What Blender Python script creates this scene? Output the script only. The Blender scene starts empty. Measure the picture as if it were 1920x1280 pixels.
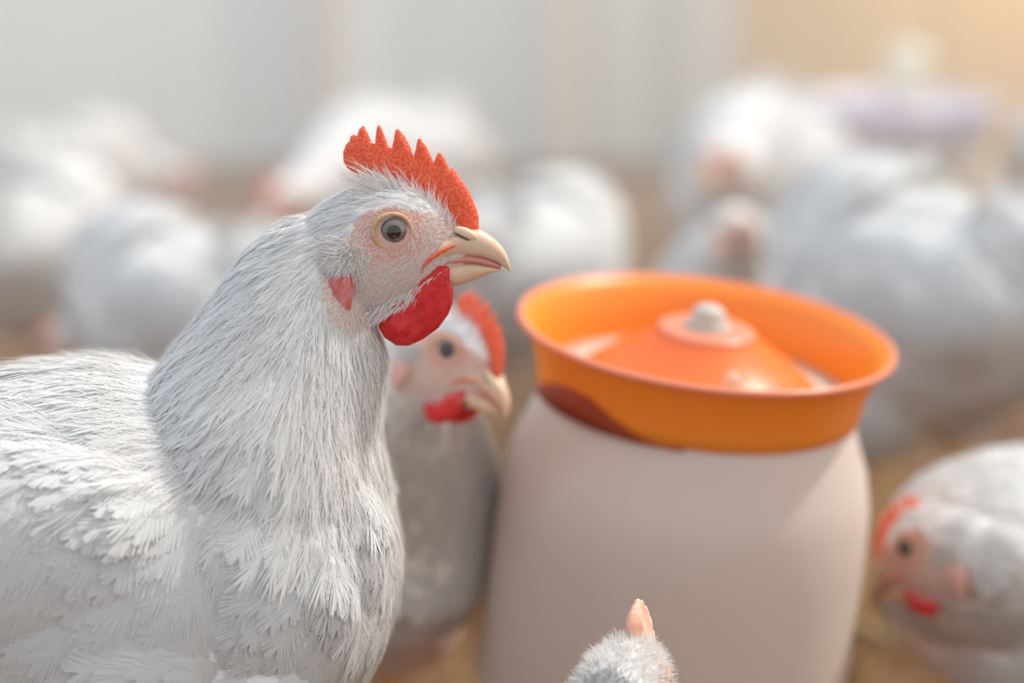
import bpy, bmesh, math, random
import numpy as np
from mathutils import Vector, Matrix
from mathutils.geometry import delaunay_2d_cdt

random.seed(7)
rng = np.random.default_rng(7)
sc = bpy.context.scene
R = math.radians

# ---------------------------------------------------------------- camera
CAM_H, PITCH, FPX = 0.54, R(12.0), 1920 * 85 / 36.0
cam_data = bpy.data.cameras.new('camera')
cam = bpy.data.objects.new('camera', cam_data)
sc.collection.objects.link(cam)
cam.location = (0, 0, CAM_H)
cam.rotation_euler = (R(90) - PITCH, 0, 0)
cam_data.lens = 85
cam_data.sensor_width = 36
cam_data.clip_start = 0.02
cam_data.dof.use_dof = True
cam_data.dof.focus_distance = 0.938
cam_data.dof.aperture_fstop = 3.2
sc.camera = cam

# ---------------------------------------------------------------- world, sun, exposure
w = bpy.data.worlds.new('sky')
sc.world = w
w.use_nodes = True
nt = w.node_tree
nt.nodes.clear()
geo = nt.nodes.new('ShaderNodeTexCoord')
sep = nt.nodes.new('ShaderNodeSeparateXYZ')
mr = nt.nodes.new('ShaderNodeMapRange')
mr.inputs[1].default_value = -0.9
mr.inputs[2].default_value = 0.9
mixc = nt.nodes.new('ShaderNodeMix')
mixc.data_type = 'RGBA'
mixc.inputs[6].default_value = (0.70, 0.84, 1.0, 1)
mixc.inputs[7].default_value = (0.97, 0.93, 0.90, 1)
bg = nt.nodes.new('ShaderNodeBackground')
bg.inputs[1].default_value = 0.86
ow = nt.nodes.new('ShaderNodeOutputWorld')
nt.links.new(geo.outputs['Generated'], sep.inputs[0])
nt.links.new(sep.outputs['X'], mr.inputs[0])
nt.links.new(mr.outputs[0], mixc.inputs[0])
nt.links.new(mixc.outputs[2], bg.inputs[0])
# the open side of the house lies beyond the flock: the sky is brighter there than behind the viewer
mry = nt.nodes.new('ShaderNodeMapRange')
mry.inputs[1].default_value = -0.9
mry.inputs[2].default_value = 0.9
mry.inputs[3].default_value = 0.70
mry.inputs[4].default_value = 1.15
nt.links.new(sep.outputs['Y'], mry.inputs[0])
nt.links.new(mry.outputs[0], bg.inputs[1])
nt.links.new(bg.outputs[0], ow.inputs[0])

# added warm point light, unseen to the right, gilding the boarded wall
fill_data = bpy.data.lights.new('warm_fill', 'POINT')
fill_data.energy = 9.0
fill_data.color = (1.0, 0.80, 0.28)
fill_data.shadow_soft_size = 0.06
fill = bpy.data.objects.new('warm_fill', fill_data)
sc.collection.objects.link(fill)
fill.location = (1.05, 3.72, 0.62)

sun_data = bpy.data.lights.new('sun', 'SUN')
sun_data.energy = 2.4
sun_data.angle = R(3.0)
sun_data.color = (1.0, 0.965, 0.91)
sun = bpy.data.objects.new('sun', sun_data)
sc.collection.objects.link(sun)
SUN_DIR = Vector((0.56, 0.29, 0.78)).normalized()
sun.rotation_euler = SUN_DIR.to_track_quat('Z', 'Y').to_euler()

sc.view_settings.view_transform = 'Standard'
sc.view_settings.look = 'None'
sc.view_settings.exposure = 0.41
sc.view_settings.gamma = 1.0
sc.view_settings.use_curve_mapping = False
sc.cycles.use_denoising = True
sc.cycles.max_bounces = 8
sc.cycles.volume_bounces = 3
sc.cycles.transparent_max_bounces = 8
sc.cycles.sample_clamp_indirect = 6


# ---------------------------------------------------------------- placing helpers
CP, SP = math.cos(PITCH), math.sin(PITCH)


def at(px, py, depth):
    """point seen at a pixel, at a distance along the viewing axis"""
    u, v = (px - 960) / FPX, -(py - 640) / FPX
    return Vector((u * depth, (CP + v * SP) * depth, CAM_H + (-SP + v * CP) * depth))


def on_plane(px, py, Y):
    """point seen at a pixel on the upright plane y = Y"""
    u, v = (px - 960) / FPX, -(py - 640) / FPX
    d = Y / (CP + v * SP)
    return Vector((u * d, Y, CAM_H + (-SP + v * CP) * d))


# ---------------------------------------------------------------- materials
def mat(name, color, rough=0.6, sss=0.0, sss_r=(1, .3, .2), sss_s=0.003, spec=0.4, coat=0.0):
    m = bpy.data.materials.new(name)
    m.use_nodes = True
    b = m.node_tree.nodes['Principled BSDF']
    b.inputs['Base Color'].default_value = (*color, 1)
    b.inputs['Roughness'].default_value = rough
    b.inputs['Specular IOR Level'].default_value = spec
    b.inputs['Coat Weight'].default_value = coat
    if sss:
        b.inputs['Subsurface Weight'].default_value = sss
        b.inputs['Subsurface Radius'].default_value = sss_r
        b.inputs['Subsurface Scale'].default_value = sss_s
    return m


def noise_color(m, c1, c2, scale=200.0, detail=4.0, lo=0.35, hi=0.65, bump=0.0, bump_scale=None, dist=0.001):
    t = m.node_tree
    b = t.nodes['Principled BSDF']
    tc = t.nodes.new('ShaderNodeTexCoord')
    n = t.nodes.new('ShaderNodeTexNoise')
    n.inputs['Scale'].default_value = scale
    n.inputs['Detail'].default_value = detail
    t.links.new(tc.outputs['Object'], n.inputs['Vector'])
    r = t.nodes.new('ShaderNodeMapRange')
    r.inputs[1].default_value = lo
    r.inputs[2].default_value = hi
    t.links.new(n.outputs['Fac'], r.inputs[0])
    mx = t.nodes.new('ShaderNodeMix')
    mx.data_type = 'RGBA'
    mx.inputs[6].default_value = (*c1, 1)
    mx.inputs[7].default_value = (*c2, 1)
    t.links.new(r.outputs[0], mx.inputs[0])
    t.links.new(mx.outputs[2], b.inputs['Base Color'])
    if bump:
        n2 = t.nodes.new('ShaderNodeTexNoise')
        n2.inputs['Scale'].default_value = bump_scale or scale * 3
        n2.inputs['Detail'].default_value = 3
        t.links.new(tc.outputs['Object'], n2.inputs['Vector'])
        bp = t.nodes.new('ShaderNodeBump')
        bp.inputs['Strength'].default_value = bump
        bp.inputs['Distance'].default_value = dist
        t.links.new(n2.outputs['Fac'], bp.inputs['Height'])
        t.links.new(bp.outputs[0], b.inputs['Normal'])
    return m


def translucent(name, color, tcolor, fac, rough=0.35, gloss=0.05):
    m = bpy.data.materials.new(name)
    m.use_nodes = True
    t = m.node_tree
    t.nodes.clear()
    o = t.nodes.new('ShaderNodeOutputMaterial')
    d = t.nodes.new('ShaderNodeBsdfDiffuse')
    d.inputs[0].default_value = (*color, 1)
    tr = t.nodes.new('ShaderNodeBsdfTranslucent')
    tr.inputs[0].default_value = (*tcolor, 1)
    mx = t.nodes.new('ShaderNodeMixShader')
    mx.inputs[0].default_value = fac
    t.links.new(d.outputs[0], mx.inputs[1])
    t.links.new(tr.outputs[0], mx.inputs[2])
    g = t.nodes.new('ShaderNodeBsdfGlossy')
    g.inputs['Roughness'].default_value = rough
    mx2 = t.nodes.new('ShaderNodeMixShader')
    mx2.inputs[0].default_value = gloss
    t.links.new(mx.outputs[0], mx2.inputs[1])
    t.links.new(g.outputs[0], mx2.inputs[2])
    t.links.new(mx2.outputs[0], o.inputs[0])
    return m


M = {}
def soften(m, amount=0.7):
    """feather barbs are far finer than the mesh: shade each mostly with the lie of the plumage"""
    t = m.node_tree
    a = t.nodes.new('ShaderNodeAttribute')
    a.attribute_name = 'lie'
    tr = t.nodes.new('ShaderNodeVectorTransform')
    tr.vector_type = 'NORMAL'
    tr.convert_from, tr.convert_to = 'OBJECT', 'WORLD'
    t.links.new(a.outputs['Vector'], tr.inputs[0])
    g = t.nodes.new('ShaderNodeNewGeometry')
    mx = t.nodes.new('ShaderNodeMix')
    mx.data_type = 'VECTOR'
    mx.inputs[0].default_value = amount
    t.links.new(g.outputs['Normal'], mx.inputs[4])
    dt = t.nodes.new('ShaderNodeVectorMath')
    dt.operation = 'DOT_PRODUCT'
    t.links.new(tr.outputs[0], dt.inputs[0])
    t.links.new(g.outputs['Normal'], dt.inputs[1])
    sg = t.nodes.new('ShaderNodeMath')
    sg.operation = 'SIGN'
    t.links.new(dt.outputs['Value'], sg.inputs[0])
    sl = t.nodes.new('ShaderNodeVectorMath')
    sl.operation = 'SCALE'
    t.links.new(tr.outputs[0], sl.inputs[0])
    t.links.new(sg.outputs[0], sl.inputs['Scale'])
    t.links.new(sl.outputs[0], mx.inputs[5])
    n = t.nodes.new('ShaderNodeVectorMath')
    n.operation = 'NORMALIZE'
    t.links.new(mx.outputs[1], n.inputs[0])
    for q in list(t.nodes):
        if q.type in ('BSDF_DIFFUSE', 'BSDF_TRANSLUCENT'):
            t.links.new(n.outputs[0], q.inputs['Normal'])
    return m


M['feather'] = translucent('white_feather', (0.81, 0.81, 0.80), (0.88, 0.86, 0.83), 0.36, 0.5, 0.03)
M['down'] = translucent('white_down_hair', (0.86, 0.84, 0.82), (0.9, 0.84, 0.78), 0.30, 0.5, 0.02)


soften(M['feather'])
soften(M['down'])


def body_material():
    m = mat('feathered_skin', (0.8, 0.8, 0.8), 0.75, 0.15, (1, .5, .4), 0.002, 0.2)
    t = m.node_tree
    b = t.nodes['Principled BSDF']
    a = t.nodes.new('ShaderNodeAttribute')
    a.attribute_name = 'skin'
    tc = t.nodes.new('ShaderNodeTexCoord')
    n = t.nodes.new('ShaderNodeTexNoise')
    n.inputs['Scale'].default_value = 420
    n.inputs['Detail'].default_value = 3
    t.links.new(tc.outputs['Object'], n.inputs['Vector'])
    s = t.nodes.new('ShaderNodeMix')
    s.data_type = 'RGBA'
    s.inputs[6].default_value = (0.66, 0.38, 0.30, 1)
    s.inputs[7].default_value = (0.68, 0.51, 0.42, 1)
    t.links.new(n.outputs['Fac'], s.inputs[0])
    # redder bare skin (second attribute)
    a2 = t.nodes.new('ShaderNodeAttribute')
    a2.attribute_name = 'flush'
    s2 = t.nodes.new('ShaderNodeMix')
    s2.data_type = 'RGBA'
    s2.inputs[7].default_value = (0.64, 0.17, 0.12, 1)
    t.links.new(a2.outputs['Fac'], s2.inputs[0])
    t.links.new(s.outputs[2], s2.inputs[6])
    mx = t.nodes.new('ShaderNodeMix')
    mx.data_type = 'RGBA'
    mx.inputs[6].default_value = (0.84, 0.82, 0.80, 1)
    t.links.new(a.outputs['Fac'], mx.inputs[0])
    t.links.new(s2.outputs[2], mx.inputs[7])
    t.links.new(mx.outputs[2], b.inputs['Base Color'])
    bp = t.nodes.new('ShaderNodeBump')
    bp.inputs['Strength'].default_value = 0.5
    bp.inputs['Distance'].default_value = 0.0004
    v = t.nodes.new('ShaderNodeTexVoronoi')
    v.inputs['Scale'].default_value = 900
    t.links.new(tc.outputs['Object'], v.inputs['Vector'])
    t.links.new(v.outputs['Distance'], bp.inputs['Height'])
    t.links.new(bp.outputs[0], b.inputs['Normal'])
    return m


M['body'] = body_material()
M['comb'] = noise_color(mat('red_comb_skin', (0.8, 0.1, 0.04), 0.55, 0.6, (1, .22, .10), 0.004, 0.35),
                        (0.80, 0.085, 0.03), (0.92, 0.26, 0.13), 1100, 6, 0.38, 0.68, 0.7, 1500, 0.0008)
M['young_comb'] = noise_color(mat('pale_pink_young_comb', (0.8, 0.45, 0.32), 0.6, 0.5, (1, .4, .25), 0.003, 0.3),
                              (0.82, 0.42, 0.28), (0.84, 0.54, 0.42), 300, 4, 0.35, 0.7, 0.4, 900, 0.0005)
M['wattle'] = noise_color(mat('red_wattle_skin', (0.7, 0.03, 0.03), 0.5, 0.35, (1, .15, .10), 0.002, 0.35),
                          (0.60, 0.012, 0.012), (0.75, 0.05, 0.045), 300, 5, 0.35, 0.7, 0.6, 900, 0.0007)
M['lobe'] = noise_color(mat('pink_ear_lobe', (0.7, 0.3, 0.3), 0.5, 0.3, (1, .2, .15), 0.002, 0.3),
                        (0.66, 0.26, 0.25), (0.58, 0.08, 0.07), 150, 3, 0.4, 0.6, 0.5, 700, 0.0006)
M['lobe_pale'] = mat('pale_pink_ear_lobe', (0.72, 0.42, 0.36), 0.5, 0.3, (1, .3, .25), 0.002)
M['beak'] = noise_color(mat('horn_beak', (0.8, 0.6, 0.4), 0.32, 0.3, (1, .6, .3), 0.002, 0.5, 0.2),
                        (0.70, 0.45, 0.29), (0.74, 0.54, 0.39), 80, 3, 0.3, 0.7, 0.15, 500, 0.0003)
M['mouth'] = mat('pink_mouth', (0.62, 0.24, 0.20), 0.35, 0.2)
M['nostril'] = mat('dark_nostril', (0.10, 0.05, 0.03), 0.6)
M['operculum'] = mat('pale_nostril_flap', (0.74, 0.58, 0.40), 0.5, 0.2, (1, .6, .3), 0.001)
M['lid'] = noise_color(mat('yellow_eyelid', (0.78, 0.5, 0.28), 0.5, 0.2, (1, .5, .3), 0.001),
                       (0.58, 0.33, 0.15), (0.60, 0.41, 0.25), 600, 3, 0.4, 0.6, 0.5, 1200, 0.0003)
M['eyeball'] = mat('mauve_eyeball', (0.30, 0.22, 0.26), 0.08, 0, spec=0.5, coat=0.5)
M['iris'] = noise_color(mat('grey_iris', (0.3, 0.26, 0.22), 0.12, 0, spec=0.5, coat=0.6),
                        (0.20, 0.165, 0.135), (0.15, 0.135, 0.13), 900, 2)
M['limbal'] = mat('dark_iris_edge', (0.06, 0.05, 0.06), 0.12, coat=0.5)
M['pupil'] = mat('brown_black_pupil', (0.03, 0.010, 0.008), 0.06, 0, spec=0.5, coat=0.8)
M['leg'] = noise_color(mat('yellow_leg_scale', (0.75, 0.5, 0.2), 0.5), (0.78, 0.52, 0.22), (0.66, 0.42, 0.2), 120, 3, bump=0.4)
M['claw'] = mat('pale_claw', (0.7, 0.6, 0.45), 0.4)
M['orange'] = translucent('orange_plastic', (0.97, 0.31, 0.035), (1.0, 0.32, 0.03), 0.14, 0.35, 0.045)
M['orange_deep'] = translucent('red_orange_plastic', (0.96, 0.21, 0.035), (1.0, 0.24, 0.03), 0.14, 0.35, 0.06)
M['orange_pale'] = translucent('pink_hub_lit_rim_plastic', (0.95, 0.38, 0.22), (1.0, 0.42, 0.24), 0.35, 0.3, 0.08)  # paler pink puts the rim's lit, translucent edge into the colour; hub shares it
M['jar'] = translucent('milky_plastic', (0.79, 0.665, 0.585), (0.92, 0.77, 0.67), 0.18, 0.3, 0.05)
M['mouthring'] = translucent('cream_plastic', (0.82, 0.72, 0.60), (0.85, 0.72, 0.6), 0.3, 0.3, 0.05)
M['bolt'] = mat('dirty_grey_knob', (0.52, 0.48, 0.42), 0.5)
M['dark_red'] = mat('dark_red_matte', (0.32, 0.045, 0.012), 0.7)
M['lavender'] = translucent('lavender_plastic', (0.84, 0.81, 0.90), (0.88, 0.85, 0.92), 0.25, 0.3, 0.05)
M['cream'] = translucent('cream_knob_plastic', (0.92, 0.89, 0.76), (0.95, 0.9, 0.76), 0.3, 0.3, 0.05)


# ---------------------------------------------------------------- object helpers
def link(o, parent=None):
    sc.collection.objects.link(o)
    if parent is not None:
        o.parent = parent
    return o


def mesh_obj(name, verts, faces, m, parent=None, smooth=True):
    me = bpy.data.meshes.new(name)
    me.from_pydata([tuple(v) for v in verts], [], faces)
    me.validate()
    if smooth:
        me.polygons.foreach_set('use_smooth', [True] * len(me.polygons))
    me.materials.append(m)
    return link(bpy.data.objects.new(name, me), parent)


def tri_obj(name, V, T, m, parent=None, lie=None):
    """large triangle mesh straight from arrays"""
    me = bpy.data.meshes.new(name)
    V = np.ascontiguousarray(V, dtype=np.float32)
    T = np.ascontiguousarray(T, dtype=np.int32)
    me.vertices.add(len(V))
    me.vertices.foreach_set('co', V.ravel())
    me.loops.add(T.size)
    me.loops.foreach_set('vertex_index', T.ravel())
    me.polygons.add(len(T))
    me.polygons.foreach_set('loop_start', np.arange(0, T.size, 3, dtype=np.int32))
    me.update(calc_edges=True)
    if lie is not None:
        at_ = me.attributes.new('lie', 'FLOAT_VECTOR', 'POINT')
        at_.data.foreach_set('vector', np.ascontiguousarray(lie, dtype=np.float32).ravel())
    me.materials.append(m)
    return link(bpy.data.objects.new(name, me), parent)


def tag(o, label, cat, group=None):
    o['label'] = label
    o['category'] = cat
    if group:
        o['group'] = group


def empty(name, loc, rot=(0, 0, 0)):
    o = bpy.data.objects.new(name, None)
    o.empty_display_size = 0.02
    o.location = loc
    o.rotation_euler = rot
    return link(o)


def ring_loft(stations, seg=32, power=2.0):
    """stations: (centre, half axis a, half axis b). Closed tube with rounded caps."""
    V, F = [], []
    for (c, a, b) in stations:
        for k in range(seg):
            t = 2 * math.pi * k / seg
            ct, st = math.cos(t), math.sin(t)
            e = 2.0 / power
            x = math.copysign(abs(ct) ** e, ct)
            y = math.copysign(abs(st) ** e, st)
            V.append(c + a * x + b * y)
    n = len(stations)
    for i in range(n - 1):
        for k in range(seg):
            k2 = (k + 1) % seg
            F.append((i * seg + k, i * seg + k2, (i + 1) * seg + k2, (i + 1) * seg + k))
    F.append(tuple(range(seg))[::-1])
    F.append(tuple((n - 1) * seg + k for k in range(seg)))
    return V, F


def smooth_stations(st, per=6):
    """Catmull-Rom refinement of loft stations"""
    out = []
    n = len(st)
    for i in range(n - 1):
        p = [st[max(i - 1, 0)], st[i], st[i + 1], st[min(i + 2, n - 1)]]
        for j in range(per):
            t = j / per
            r = []
            for q in range(3):
                p0, p1, p2, p3 = (x[q] for x in p)
                r.append(0.5 * ((2 * p1) + (p2 - p0) * t + (2 * p0 - 5 * p1 + 4 * p2 - p3) * t * t +
                                (3 * p1 - p0 - 3 * p2 + p3) * t ** 3))
            out.append(tuple(r))
    out.append(st[-1])
    return out


def ellipsoid(c, rx, ry, rz, rot=None, su=32, sv=20):
    V, F = [], []
    rot = rot or Matrix.Identity(3)
    for i in range(1, sv):
        th = math.pi * i / sv
        for k in range(su):
            ph = 2 * math.pi * k / su
            V.append(c + rot @ Vector((rx * math.sin(th) * math.cos(ph), ry * math.sin(th) * math.sin(ph), rz * math.cos(th))))
    top, bot = len(V), len(V) + 1
    V += [c + rot @ Vector((0, 0, rz)), c + rot @ Vector((0, 0, -rz))]
    for i in range(sv - 2):
        for k in range(su):
            k2 = (k + 1) % su
            F.append((i * su + k, (i + 1) * su + k, (i + 1) * su + k2, i * su + k2))
    for k in range(su):
        F.append((top, k, (k + 1) % su))
        F.append((bot, (sv - 2) * su + (k + 1) % su, (sv - 2) * su + k))
    return V, F


def lathe(profile, seg=96):
    """profile: closed list of (r, z)"""
    V, F = [], []
    n = len(profile)
    for k in range(seg):
        a = 2 * math.pi * k / seg
        for r, z in profile:
            V.append(Vector((r * math.cos(a), r * math.sin(a), z)))
    for k in range(seg):
        k2 = (k + 1) % seg
        for i in range(n):
            j = (i + 1) % n
            if profile[i][0] < 1e-6 and profile[j][0] < 1e-6:
                continue
            F.append((k * n + i, k2 * n + i, k2 * n + j, k * n + j))
    return V, F


def merge(parts):
    V, F = [], []
    for v, f in parts:
        o = len(V)
        V += list(v)
        F += [tuple(i + o for i in q) for q in f]
    return V, F


def blend_solid(parts, voxel, smooth_it, name):
    """joins closed shells into ONE continuous smoothed surface"""
    V, F = merge(parts)
    me = bpy.data.meshes.new(name)
    me.from_pydata([tuple(v) for v in V], [], F)
    o = bpy.data.objects.new(name, me)
    sc.collection.objects.link(o)
    r = o.modifiers.new('remesh', 'REMESH')
    r.mode = 'VOXEL'
    r.voxel_size = voxel
    s = o.modifiers.new('smooth', 'SMOOTH')
    s.factor = 0.5
    s.iterations = smooth_it
    dg = bpy.context.evaluated_depsgraph_get()
    out = bpy.data.meshes.new_from_object(o.evaluated_get(dg))
    bpy.data.objects.remove(o)
    out.name = name
    return out


def blade(name, outline, lateral, thick, m, parent, xf, edge=0.0035, step=0.0011, wave=0.0, power=0.5):
    """a fleshy blade (comb, wattle): outline in the head's mid plane (x, z), rounded towards its edge"""
    P = [Vector((x, z)) for x, z in outline]
    n = len(P)
    # refine outline
    Q = []
    for i in range(n):
        a, b = P[i], P[(i + 1) % n]
        k = max(1, int((b - a).length / step))
        for j in range(k):
            Q.append(a.lerp(b, j / k))
    arr = np.array([(q.x, q.y) for q in Q])
    A = arr
    B = np.roll(arr, -1, axis=0)

    def sdist(p):
        ab = B - A
        t = np.clip(((p - A) * ab).sum(1) / np.maximum((ab ** 2).sum(1), 1e-12), 0, 1)
        d = np.linalg.norm(A + ab * t[:, None] - p, axis=1).min()
        yi, yj = A[:, 1], B[:, 1]
        c = ((yi > p[1]) != (yj > p[1]))
        xs = A[:, 0] + (p[1] - yi) / np.where(np.abs(yj - yi) < 1e-12, 1e-12, yj - yi) * (B[:, 0] - A[:, 0])
        return d if (np.count_nonzero(c & (p[0] < xs)) % 2) else -d
    lo, hi = arr.min(0), arr.max(0)
    inner = []
    y = lo[1]
    row = 0
    while y < hi[1]:
        x = lo[0] + (row % 2) * step * 0.5
        while x < hi[0]:
            if sdist(np.array((x, y))) > step * 0.55:
                inner.append(Vector((x, y)))
            x += step
        y += step * 0.87
        row += 1
    pts = Q + inner
    nq = len(Q)
    res = delaunay_2d_cdt(pts, [], [list(range(nq))], 1, 1e-7)
    v2, faces = res[0], res[2]
    V, F = [], []
    for s in (1, -1):
        for p in v2:
            d = max(0.0, sdist(np.array((p.x, p.y))))
            t = thick * min(1.0, d / edge) ** power
            wv = wave * math.sin(p.x * 420 + p.y * 160) * min(1, d / 0.004)
            V.append(xf @ Vector((p.x, lateral + s * (t + 0.0002) + wv, p.y)))
    nv = len(v2)
    for f in faces:
        F.append(tuple(f))
        F.append(tuple(i + nv for i in reversed(f)))
    # rim
    ed = {}
    for f in faces:
        for i in range(len(f)):
            e = (f[i], f[(i + 1) % len(f)])
            ed[e] = True
    for (a, b) in list(ed):
        if (b, a) not in ed:
            F.append((b, a, a + nv, b + nv))
    return mesh_obj(name, V, F, m, parent)


# ---------------------------------------------------------------- feathers, all real geometry
def unit(a):
    return a / np.maximum(np.linalg.norm(a, axis=-1, keepdims=True), 1e-9)


def feather_arrays(root, nrm, d, L, W, nb, fray, lift, curl, splay=1.0, blunt=0.0, long=1.0, thin=1.0):
    N = len(root)
    side = unit(np.cross(nrm, d))
    out = []
    h = 0.62 / nb

    def shaft(s):
        s = np.asarray(s)[:, None]
        return root + d * (L[:, None] * s) + nrm * (L[:, None] * (lift[:, None] * s - curl[:, None] * s * s))
    for sgn in (-1.0, 1.0):
        for k in range(nb):
            s = 0.04 + 0.93 * (k + 0.5) / nb
            sj = np.full(N, s)
            c0, c1 = shaft(sj - h), shaft(np.minimum(sj + h, 1.0))
            prof = min(1.0, 0.45 + 1.6 * s) * math.sqrt(max(0.0, 1 - s ** 3.5)) + 0.16
            ln = W * prof * (1 + fray * rng.normal(0, 1, N)).clip(0.3, 1.9)
            al = (R(50) * (1 - s) ** 0.55 + R(12)) * splay + rng.normal(0, 0.10, N) * (0.15 + fray)
            dirn = d * np.cos(al)[:, None] + side * (sgn * np.sin(al))[:, None] - nrm * (0.10 + 0.10 * rng.random(N))[:, None]
            tip = (c0 + c1) / 2 + dirn * (ln * 1.25 * long)[:, None] + nrm * (rng.normal(0, 0.05, N) * ln)[:, None]
            mid = (c0 + c1) / 2 + dirn * (ln * 0.72 * long)[:, None] + nrm * (0.05 * ln)[:, None]
            wdir = unit(d * np.sin(al)[:, None] - side * (sgn * np.cos(al))[:, None])
            wb = (L * h * np.maximum(np.sin(al), .42))[:, None] * wdir * 1.15 * thin
            cm = (c0 + c1) / 2 - side * (sgn * .0001)
            out.append(np.stack([cm - wb, cm + wb, mid - wb * .9, mid + wb * .9, tip - wb * (blunt + .02), tip + wb * (blunt + .02)], axis=1))
    A = np.concatenate(out, axis=0)                      # (B,5,3)
    nbv = len(A)
    base = (np.arange(nbv) * 6)[:, None]
    T = np.concatenate([base + np.array([[0, 1, 3]]), base + np.array([[0, 3, 2]]), base + np.array([[2, 3, 5]]), base + np.array([[2, 5, 4]])], axis=0)
    return A.reshape(-1, 3), T, np.repeat(np.tile(nrm, (2 * nb, 1)), 6, axis=0)


def hair_arrays(root, nrm, d, L, wd, bend):
    side = unit(np.cross(nrm, d))
    m_ = root + d * (L * 0.5)[:, None]
    t_ = root + d * L[:, None] - nrm * (bend * L)[:, None] + side * (rng.normal(0, 0.12, len(L)) * L)[:, None]
    wv = side * wd[:, None] * 0.5
    A = np.stack([root - wv, root + wv, m_ - wv * 0.85, m_ + wv * 0.85, t_], axis=1)
    base = (np.arange(len(A)) * 5)[:, None]
    T = np.concatenate([base + np.array([[0, 1, 3]]), base + np.array([[0, 3, 2]]), base + np.array([[2, 3, 4]])], axis=0)
    return A.reshape(-1, 3), T, np.repeat(nrm, 5, axis=0)


def join_arrays(lst):
    V, T, Nn, o = [], [], [], 0
    for v, t, q in lst:
        V.append(v)
        T.append(t + o)
        Nn.append(q)
        o += len(v)
    return np.concatenate(V), np.concatenate(T), np.concatenate(Nn)


def sample_surface(me, count):
    me.calc_loop_triangles()
    nt_ = len(me.loop_triangles)
    tv = np.empty(nt_ * 3, dtype=np.int32)
    me.loop_triangles.foreach_get('vertices', tv)
    tv = tv.reshape(-1, 3)
    co = np.empty(len(me.vertices) * 3, dtype=np.float32)
    me.vertices.foreach_get('co', co)
    co = co.reshape(-1, 3).astype(float)
    no = np.empty(len(me.vertices) * 3, dtype=np.float32)
    me.vertices.foreach_get('normal', no)
    no = no.reshape(-1, 3).astype(float)
    a, b, c = co[tv[:, 0]], co[tv[:, 1]], co[tv[:, 2]]
    ar = np.linalg.norm(np.cross(b - a, c - a), axis=1)
    idx = rng.choice(nt_, size=count, p=ar / ar.sum())
    r1, r2 = np.sqrt(rng.random(count)), rng.random(count)
    w0, w1, w2 = 1 - r1, r1 * (1 - r2), r1 * r2
    P = a[idx] * w0[:, None] + b[idx] * w1[:, None] + c[idx] * w2[:, None]
    Nn = unit(no[tv[idx, 0]] * w0[:, None] + no[tv[idx, 1]] * w1[:, None] + no[tv[idx, 2]] * w2[:, None])
    return P, Nn


def thin_out(P, spacing):
    """drops points closer than their spacing (grid based), random order"""
    keep, cell = [], {}
    cs = float(spacing.max())
    for i in range(len(P)):
        k = tuple((P[i] // cs).astype(int))
        ok = True
        for dx in (-1, 0, 1):
            for dy in (-1, 0, 1):
                for dz in (-1, 0, 1):
                    for j in cell.get((k[0] + dx, k[1] + dy, k[2] + dz), ()):
                        q = P[i] - P[j]
                        if q[0] * q[0] + q[1] * q[1] + q[2] * q[2] < spacing[i] ** 2:
                            ok = False
                            break
                    if not ok:
                        break
                if not ok:
                    break
            if not ok:
                break
        if ok:
            keep.append(i)
            cell.setdefault(k, []).append(i)
    return np.array(keep)


# ---------------------------------------------------------------- the hen
Y0 = 0.945                       # distance of the nearest hen's middle plane
FOOT = on_plane(230, 1500, Y0).x  # where its feet stand


def C(px, py, lat=0.0):
    """hen coordinates: forward x, sideways y, up z, from a profile point"""
    p = on_plane(px, py, Y0)
    return Vector((p.x - FOOT, lat, p.z))


HC = C(700, 440)                 # centre of the head in hen coordinates


def Hd(px, py, lat=0.0):
    """head coordinates about the head's centre"""
    return C(px, py, lat) - HC


def pair(fn, t, b, lat):
    A, B = fn(*t), fn(*b)
    return ((A + B) / 2, (A - B) / 2, Vector((0, lat, 0)))


HEAD_ST = [pair(Hd, (575, 408), (610, 560), .0150), pair(Hd, (600, 388), (640, 588), .0165), pair(Hd, (650, 358), (690, 596), .0172),
           pair(Hd, (705, 341), (732, 588), .0168), pair(Hd, (760, 342), (775, 566), .0142),
           pair(Hd, (812, 368), (822, 548), .0096), pair(Hd, (848, 405), (848, 540), .0066),
           pair(Hd, (880, 432), (872, 524), .0050)]
FACE_POLY = [(672, 398), (700, 384), (740, 378), (790, 392), (840, 400), (910, 425), (910, 545), (845, 575), (715, 590), (665, 612),
             (622, 575), (604, 510), (622, 455), (655, 440)]
COMB_Z = [(275, 360), (240, 325), (200, 295), (182, 262), (180, 215), (196, 172), (214, 155), (220, 128), (238, 120), (254, 127),
          (264, 95), (280, 76), (292, 74), (310, 110), (334, 165), (350, 170), (355, 120), (361, 78), (371, 68), (386, 84),
          (404, 135), (424, 186), (441, 192), (452, 140), (459, 94), (476, 90), (508, 128), (536, 180), (556, 240),
          (567, 200), (577, 146), (592, 140), (622, 180), (645, 225), (664, 270), (675, 240), (687, 214), (702, 217),
          (726, 252), (750, 310), (758, 297), (773, 300), (798, 345), (838, 398), (868, 455), (893, 520), (904, 565),
          (905, 625), (890, 655), (840, 640), (780, 610), (700, 560), (600, 480), (450, 410), (340, 385)]
WATTLE_Z = [(735, 800), (752, 815), (752, 880), (768, 940), (769, 990), (745, 1055), (695, 1125), (610, 1188), (535, 1222),
            (470, 1221), (405, 1178), (376, 1125), (369, 1085), (395, 1060), (440, 1020), (500, 950), (600, 860), (690, 800)]
LOBE_Z = [(120, 830), (190, 800), (240, 820), (258, 900), (240, 980), (225, 1060), (205, 1090), (175, 1040), (110, 1000), (82, 930), (95, 870)]


def zpx(p):
    return (580 + p[0] / 2.845, 210 + p[1] / 2.845)


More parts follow.
